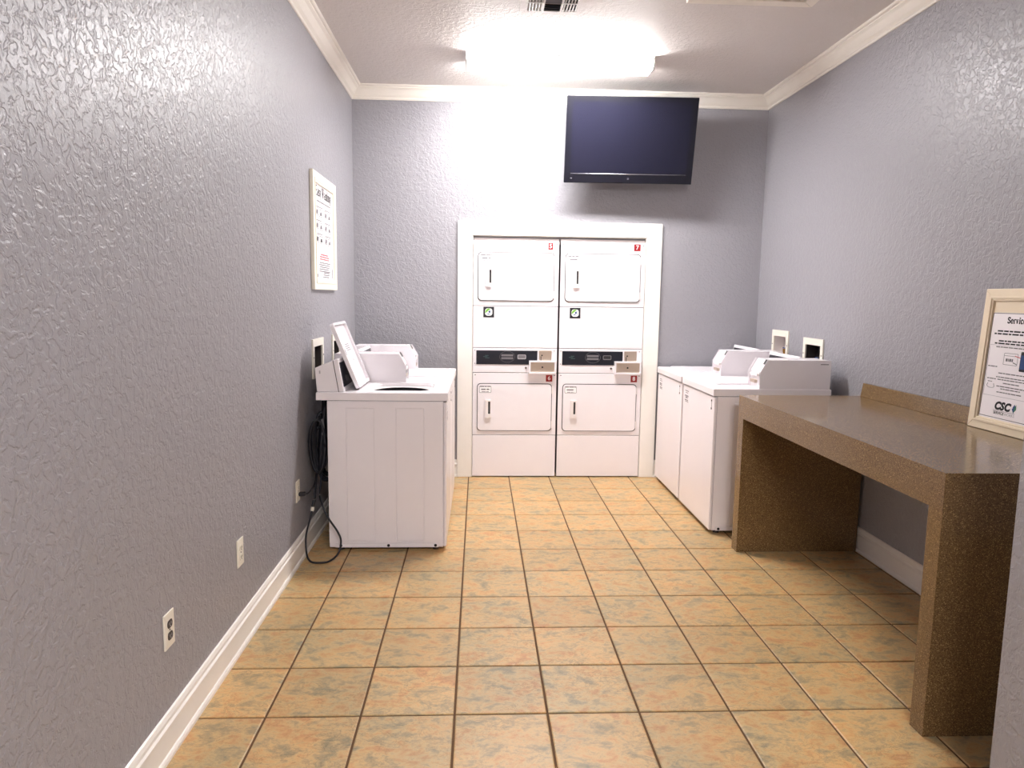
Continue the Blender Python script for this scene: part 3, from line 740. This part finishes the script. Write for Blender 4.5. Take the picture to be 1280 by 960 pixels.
laundry_box(*left_boxes[1], 'left', 'recessed laundry outlet box half hidden behind the open washer lid')
laundry_box(*right_boxes[0], 'right', 'recessed cream laundry outlet box above the washer beside the counter')
laundry_box(*right_boxes[1], 'right', 'recessed white laundry outlet box closer to the back corner')

# ------------------------------------------------------------------ wall outlets
def outlet(y, z, label, face, grp='wall outlets on the left wall'):
    rt = empty('wall_outlet', (XL, y, z)); tag(rt, label, 'outlet', grp)
    mb = MB(); mb.box(0, .006, -.036, .036, -.058, .058, r=.0025); mb.build('cover_plate', 'plate', rt)
    for s in (-1, 1):
        mb = MB(); mb.prism([(.0165 * math.cos(a * PI / 8), s * .0195 + max(-.0125, min(.0125, .0165 * math.sin(a * PI / 8)))) for a in range(16)], .006, .0085, 'yzx'); rc = mb.build('receptacle', face, rt)
        mb = MB(); mb.box(.0084, .0092, -.007, -.005, s * .0195 - .002, s * .0195 + .006); mb.box(.0084, .0092, .005, .007, s * .0195 - .002, s * .0195 + .006); mb.cyl((.0084, 0, s * .0195 - .007), 'x', .0025, .0008, n=8)
        mb.build('slot', 'dark' if face != 'brownplug' else 'inkpale', rc)
    mb = MB(); mb.cyl((.006, 0, 0), 'x', .003, .0012, n=8); mb.build('screw', 'seam', rt)
    return rt
outlet(2.195, .402, 'cream wall outlet with two dark brown sockets above the baseboard', 'brownplug')
outlet(2.875, .405, 'cream wall outlet with empty cream sockets on the grey wall', 'plate')
outlet(3.815, .402, 'cream wall outlet with a black plug in it beside the washer', 'plate')

# plug and its lead, the loose power cord, the coiled hoses behind the washer
pg = empty('power_plug', (XL + .0095, 3.815, .385)); tag(pg, 'black plug with a thin lead in the wall outlet beside the washer', 'plug')
mb = MB(); mb.box(0, .034, -.013, .013, -.011, .011, r=.005); mb.build('plug_body', 'hose', pg)
mb = MB(); mb.tube([(.032, 0, 0), (.046, .01, .002), (.054, .04, .008), (.055, .12, .02), (.052, .20, .06)], .0045); mb.build('lead', 'hose', pg, smooth=True)
pc = empty('power_cord', (-.85, 3.85, 0)); tag(pc, 'loose black power cord looping onto the floor in front of the washer', 'cord')
def rel(o, P): return [tuple(Vector(p) - o.location) for p in P]
path = [(-.895, 3.955, .335), (-.868, 3.91, .285), (-.835, 3.89, .225), (-.785, 3.885, .150), (-.765, 3.88, .095), (-.775, 3.85, .035), (-.815, 3.80, .008), (-.870, 3.778, .008), (-.920, 3.80, .010), (-.948, 3.84, .045), (-.955, 3.87, .13), (-.940, 3.90, .21), (-.930, 3.92, .262)]
mb = MB(); mb.tube(rel(pc, path), .0055); mb.build('cable', 'hose', pc, smooth=True)
mb = MB(); mb.tube(rel(pc, [(-.930, 3.92, .258), (-.928, 3.924, .280)]), .010, n=12, smooth=False); mb.build('white_collar', 'plate', pc)
mb = MB(); mb.tube(rel(pc, [(-.928, 3.924, .278), (-.922, 3.94, .315)]), .009, n=12, smooth=False); mb.build('connector', 'hose', pc)
hs = empty('hose_bundle', (-.915, 4.05, .35)); tag(hs, 'coiled black hoses and cables hanging between washer and wall', 'hose')
rnd = random.Random(11)
for k in range(8):
    cxk, cyk, czk = -.918 + rnd.uniform(-.012, .012), 4.03 + .016 * k, .60 + rnd.uniform(-.03, .03)
    rx, rzk = .038 + rnd.uniform(-.01, .006), .155 + rnd.uniform(-.03, .03)
    P = [(cxk + rx * math.cos(a * PI / 6), cyk + .01 * math.sin(a * PI / 3), czk + rzk * math.sin(a * PI / 6)) for a in range(13)]
    mb = MB(); mb.tube(rel(hs, P), .0085, steps=3); mb.build('coil', 'hose', hs, smooth=True)
for k, (x, y) in enumerate(((-.930, 4.20), (-.925, 4.27), (-.915, 4.15), (-.900, 4.09))):
    P = [(x - .005, 4.30, 1.00 - .03 * k), (x + .01, 4.24, .93), (x + .012, y, .80), (x, y - .05, .60), (x - .008, y - .03, .42), (x + .03, y, .36 + .01 * k)]
    mb = MB(); mb.tube(rel(hs, P), .012 if k < 2 else .009); mb.build('hose', 'hose', hs, smooth=True)
mb = MB(); mb.tube(rel(hs, [(-.905, 4.08, .48), (-.902, 4.03, .41), (-.896, 3.962, .345)]), .0055); mb.build('cable', 'hose', hs, smooth=True)
mb = MB(); mb.tube(rel(hs, [(-.93, 4.08, .50), (-.928, 4.00, .38), (-.922, 3.946, .322)]), .007); mb.build('cable', 'hose', hs, smooth=True)
mb = MB(); mb.tube(rel(hs, [(-.893, 4.045, .76), (-.885, 4.042, .70), (-.895, 4.048, .66)]), .007); mb.build('cable_tie', 'inkgrey', hs, smooth=True)

# ------------------------------------------------------------------ speckled brown counter
ct = empty('folding_counter', (1.88, 3.10, 0)); tag(ct, 'speckled brown waterfall folding counter with slab legs and backsplash', 'counter')
CX0, CX1, CY0, CY1, CZ = 1.519, 2.238, 2.18, 4.02, .920
Tc = Matrix.Translation((-1.88, -3.10, 0))
mb = MB(); mb.prism([(CX0, CZ - .128), (CX0 + .03, CZ - .128), (CX0 + .03, CZ - .04), (XR - .002, CZ - .04), (XR - .002, CZ), (CX0, CZ)], CY0, CY1, 'xzy'); mb.build('tabletop', 'quartz', ct, T=Tc)
for y0, y1 in ((CY0, CY0 + .072), (CY1 - .078, CY1)):
    mb = MB(); mb.prism([(CX0 + .0002, 0.001), (CX1, 0.001), (CX1, CZ - .0405), (CX0 + .0302, CZ - .0405), (CX0 + .0302, CZ - .1282), (CX0 + .0002, CZ - .1282)], y0 + .0002, y1 - .0002, 'xzy'); mb.build('leg', 'quartz', ct, T=Tc)
mb = MB(); mb.prism([(XR - .034, CZ), (XR - .002, CZ), (XR - .002, CZ + .078), (XR - .022, CZ + .078)], CY0 + .05, CY1 - .02, 'xzy', r=.002); mb.build('backsplash', 'quartz', ct, T=Tc)

# ------------------------------------------------------------------ framed notices
def frame_boards(rt, w, h, fw, depth, material):
    """picture frame standing on z = 0, face towards -y, boards mitred, with an inner lip"""
    hw = w / 2
    for poly in ([(-hw, 0), (hw, 0), (hw - fw, fw), (-hw + fw, fw)], [(-hw, h), (-hw + fw, h - fw), (hw - fw, h - fw), (hw, h)],
                 [(-hw, 0), (-hw + fw, fw), (-hw + fw, h - fw), (-hw, h)], [(hw, 0), (hw, h), (hw - fw, h - fw), (hw - fw, fw)]):
        mb = MB(); mb.prism(poly, 0, depth, 'xzy', r=.0025)
        c = (sum(p[0] for p in poly) / 4, sum(p[1] for p in poly) / 4)
        inner = [p for p in poly if abs(abs(p[0]) - (hw - fw)) < 1e-6]
        bo = mb.build('frame_board', material, rt)
        cxm, czm = 0, h / 2
        def inset(p, k):
            return (math.copysign(abs(p[0]) - k, p[0]), czm + math.copysign(abs(p[1] - czm) - k, p[1] - czm))
        a1, a2 = poly[0], poly[1]
        o_ = [p for p in poly if p not in inner]
        lip = [inset(o_[0], fw * .62), inset(o_[1], fw * .62), inset(o_[1], fw * .82), inset(o_[0], fw * .82)]
        mb = MB(); mb.prism(lip, -.004, .003, 'xzy', r=.0012); mb.build('moulding', material, bo)

# service notice leaning on the counter against the right wall
SW, SH = .39, .612
sn = empty('framed_notice', (2.2095, 3.06 - SW / 2, CZ + .0015)); tag(sn, 'cream framed service notice leaning against the wall on the brown counter', 'notice')
lean = math.atan2(.033, .606)
sn.rotation_euler = Matrix.Identity(3).to_euler()
sn.rotation_euler = (Matrix.Rotation(-PI / 2, 3, 'Z') @ Matrix.Rotation(-lean, 3, 'X')).to_euler()
frame_boards(sn, SW, SH, .052, .016, 'frame')
mb = MB(); mb.box(-SW / 2 + .045, SW / 2 - .045, .008, .012, .045, SH - .045); mb.build('mat_board', 'frame', sn)
mb = MB(); mb.box(-SW / 2 + .054, SW / 2 - .054, .0070, .0085, .054, .510); sh = mb.build('sheet', 'paper', sn)
FY = Matrix.Translation((0, .0070, 0)) @ Matrix.Rotation(PI / 2, 4, 'X')       # print plane: x right, y up, towards the viewer
def U(u): return u - .03 - SW / 2
mb = MB(); mb.merge(serif_bm('Service', .0265)); mb.build('title', 'ink', sh, T=FY @ Matrix.Translation((U(.225), .466, 0)))
rnd = random.Random(21); mb = MB()
for v, a, b_, hgt in ((.432, .125, .330, .0065), (.420, .108, .345, .0065), (.390, .140, .315, .006), (.379, .118, .335, .006)): word_bars(mb, U(a), U(b_), v, hgt, rnd)
tag(mb.build('bold_print', 'ink', sh, T=FY), kind='stuff')
mb = MB()
for v, a, b_ in ((.364, .13, .32), (.253, .165, .33), (.236, .155, .34), (.226, .165, .335), (.212, .20, .29), (.197, .165, .325), (.187, .19, .30), (.172, .17, .31)): word_bars(mb, U(a), U(b_), v, .0042, rnd)
word_bars(mb, U(.098), U(.152), .279, .004, rnd); word_bars(mb, U(.103), U(.155), .226, .004, rnd); word_bars(mb, U(.110), U(.135), .213, .003, rnd)
tag(mb.build('small_print', 'inkgrey', sh, T=FY), kind='stuff')
def outline(mb, x0, x1, y0, y1, t): ringprism(mb, rrect(x0, x1, y0, y1, .003, 2), rrect(x0 + t, x1 - t, y0 + t, y1 - t, .002, 2), 0, .0004, 'xyz')
mb = MB(); outline(mb, U(.092), U(.358), .152, .372, .0014); mb.build('ruled_border', 'inkpale', sh, T=FY)
mb = MB(); outline(mb, U(.085), U(.365), .060, .509, .0028); mb.build('sheet_edge', 'inkgrey', sh, T=FY)
mb = MB(); outline(mb, U(.183), U(.262), .291, .341, .0016); mb.box(U(.185), U(.26), .329, .3305, 0, .0004); mb.build('diagram_card', 'inkgrey', sh, T=FY)
mb = MB(); mb.box(U(.196), U(.206), .306, .318, 0, .0005); mb.box(U(.209), U(.213), .306, .318, 0, .0005); mb.box(U(.216), U(.226), .306, .318, 0, .0005); mb.box(U(.229), U(.236), .306, .318, 0, .0005)
mb.prism([(U(.238), .305), (U(.262), .298), (U(.262), .295), (U(.238), .301)], 0, .0005, 'xyz'); mb.build('diagram_mark', 'inkgrey', sh, T=FY)
mb = MB(); mb.prism([(U(.245), .333), (U(.276), .327), (U(.276), .324), (U(.245), .330)], 0, .0006, 'xyz'); mb.build('diagram_arrow', 'inkred', sh, T=FY)
mb = MB(); mb.prism(rrect(U(.276), U(.322), .270, .352, .005, 3), 0, .0004, 'xyz'); ph = mb.build('diagram_phone', 'ink', sh, T=FY)
mb = MB(); mb.box(U(.279), U(.319), .280, .338, .0003, .0007); mb.build('diagram_phone_screen', 'inkblue', sh, T=FY)
mb = MB(); mb.tube([(U(.112), .205, .0005), (U(.108), .193, .0005), (U(.125), .186, .0005), (U(.150), .19, .0005), (U(.146), .205, .0005)], .0009, n=5); mb.build('diagram_sketch', 'inkgrey', sh, T=FY)
# company logo: bold italic letters, faceted diamond, small name below
text_part('logo_letters', 'CSC', .046, 'ink', sh, FY @ Matrix.Translation((U(.214), .113, 0)), bold=.0026, shear=.24, space=1.06)
for poly, mt in (([(.271, .113), (.284, .122), (.282, .094)], 'inkblue'), ([(.284, .120), (.292, .132), (.294, .112), (.281, .097)], 'inkteal'), ([(.274, .118), (.284, .133), (.288, .122), (.282, .118)], 'inkblue')):
    mb = MB(); mb.prism([(U(a), b_) for a, b_ in poly], 0, .0006, 'xyz'); mb.build('logo_facet', mt, sh, T=FY)
mb = MB(); mb.box(U(.165), U(.290), .0925, .0940, 0, .0004); mb.build('logo_rule', 'inkgrey', sh, T=FY)
text_part('logo_name', 'SERVICE', .0165, 'ink', sh, FY @ Matrix.Translation((U(.199), .083, 0)), bold=.0003)
text_part('logo_name', 'WORKS', .0165, 'inkpale', sh, FY @ Matrix.Translation((U(.260), .083, 0)))
mb = MB(); mb.box(-SW / 2 + .05, SW / 2 - .05, .013, .0155, .05, SH - .05); mb.build('backing_board', 'brownplug', sn)

# washing instructions hung on the left wall
PW, PH = .655, .690
po = empty('framed_poster', (XL + .0225, 4.245 + PW / 2, 1.497)); tag(po, 'cream framed washing instructions hung on the grey wall above the washer', 'poster')
po.rotation_euler = (0, 0, PI / 2)
frame_boards(po, PW, PH, .062, .022, 'frame_white')
mb = MB(); mb.box(-PW / 2 + .05, PW / 2 - .05, .012, .02, .05, PH - .05); sh = mb.build('sheet', 'paper', po)
FP = Matrix.Translation((0, .0120, 0)) @ Matrix.Rotation(PI / 2, 4, 'X')
mb = MB(); mb.merge(serif_bm('Easy Washing', .058)); mb.build('title', 'ink', sh, T=FP @ Matrix.Translation((0, .560, 0)))
rnd = random.Random(8); mb = MB(); word_bars(mb, -.19, .20, .530, .008, rnd)
for k in range(5): word_bars(mb, -.19, .17, .165 - k * .013, .006, rnd, ragged=.06)
for k in range(3): word_bars(mb, -.05, .14, .105 - k * .013, .006, rnd, ragged=.03)
for c in (-.14, .10):
    for rr in (.50, .42, .34): word_bars(mb, c - .09, c + .11, rr - .004, .005, rnd, ragged=.04)
tag(mb.build('small_print', 'inkgrey', sh, T=FP), kind='stuff')
mb = MB()
for k in range(3): word_bars(mb, -.13 + .03 * (k == 0), .13 - .03 * (k == 0), .215 - k * .014, .007, rnd)
tag(mb.build('red_print', 'inkred', sh, T=FP), kind='stuff')
for c in (-.14, .10):
    for q, rr in enumerate((.445, .365, .285)):
        mb = MB(); outline(mb, c - .085, c - .01, rr, rr + .045, .003); outline(mb, c + .01, c + .10, rr - .005, rr + .040, .003); mb.build('drawing_outline', 'inkgrey', sh, T=FP)
        mb = MB(); mb.prism([(c - .07, rr + .006), (c - .03, rr + .006), (c - .025, rr + .03), (c - .06, rr + .034)], 0, .0005, 'xyz'); mb.prism([(c + .03, rr + .002), (c + .085, rr + .006), (c + .07, rr + .028), (c + .04, rr + .022)], 0, .0005, 'xyz')
        mb.build('drawing', 'ink' if (q == 2 and c < 0) else 'inkgrey', sh, T=FP)
mb = MB(); mb.box(.225, .24, .075, .135, 0, .0005); mb.box(-.22, -.19, .075, .095, 0, .0005); mb.build('corner_mark', 'inkgrey', sh, T=FP)
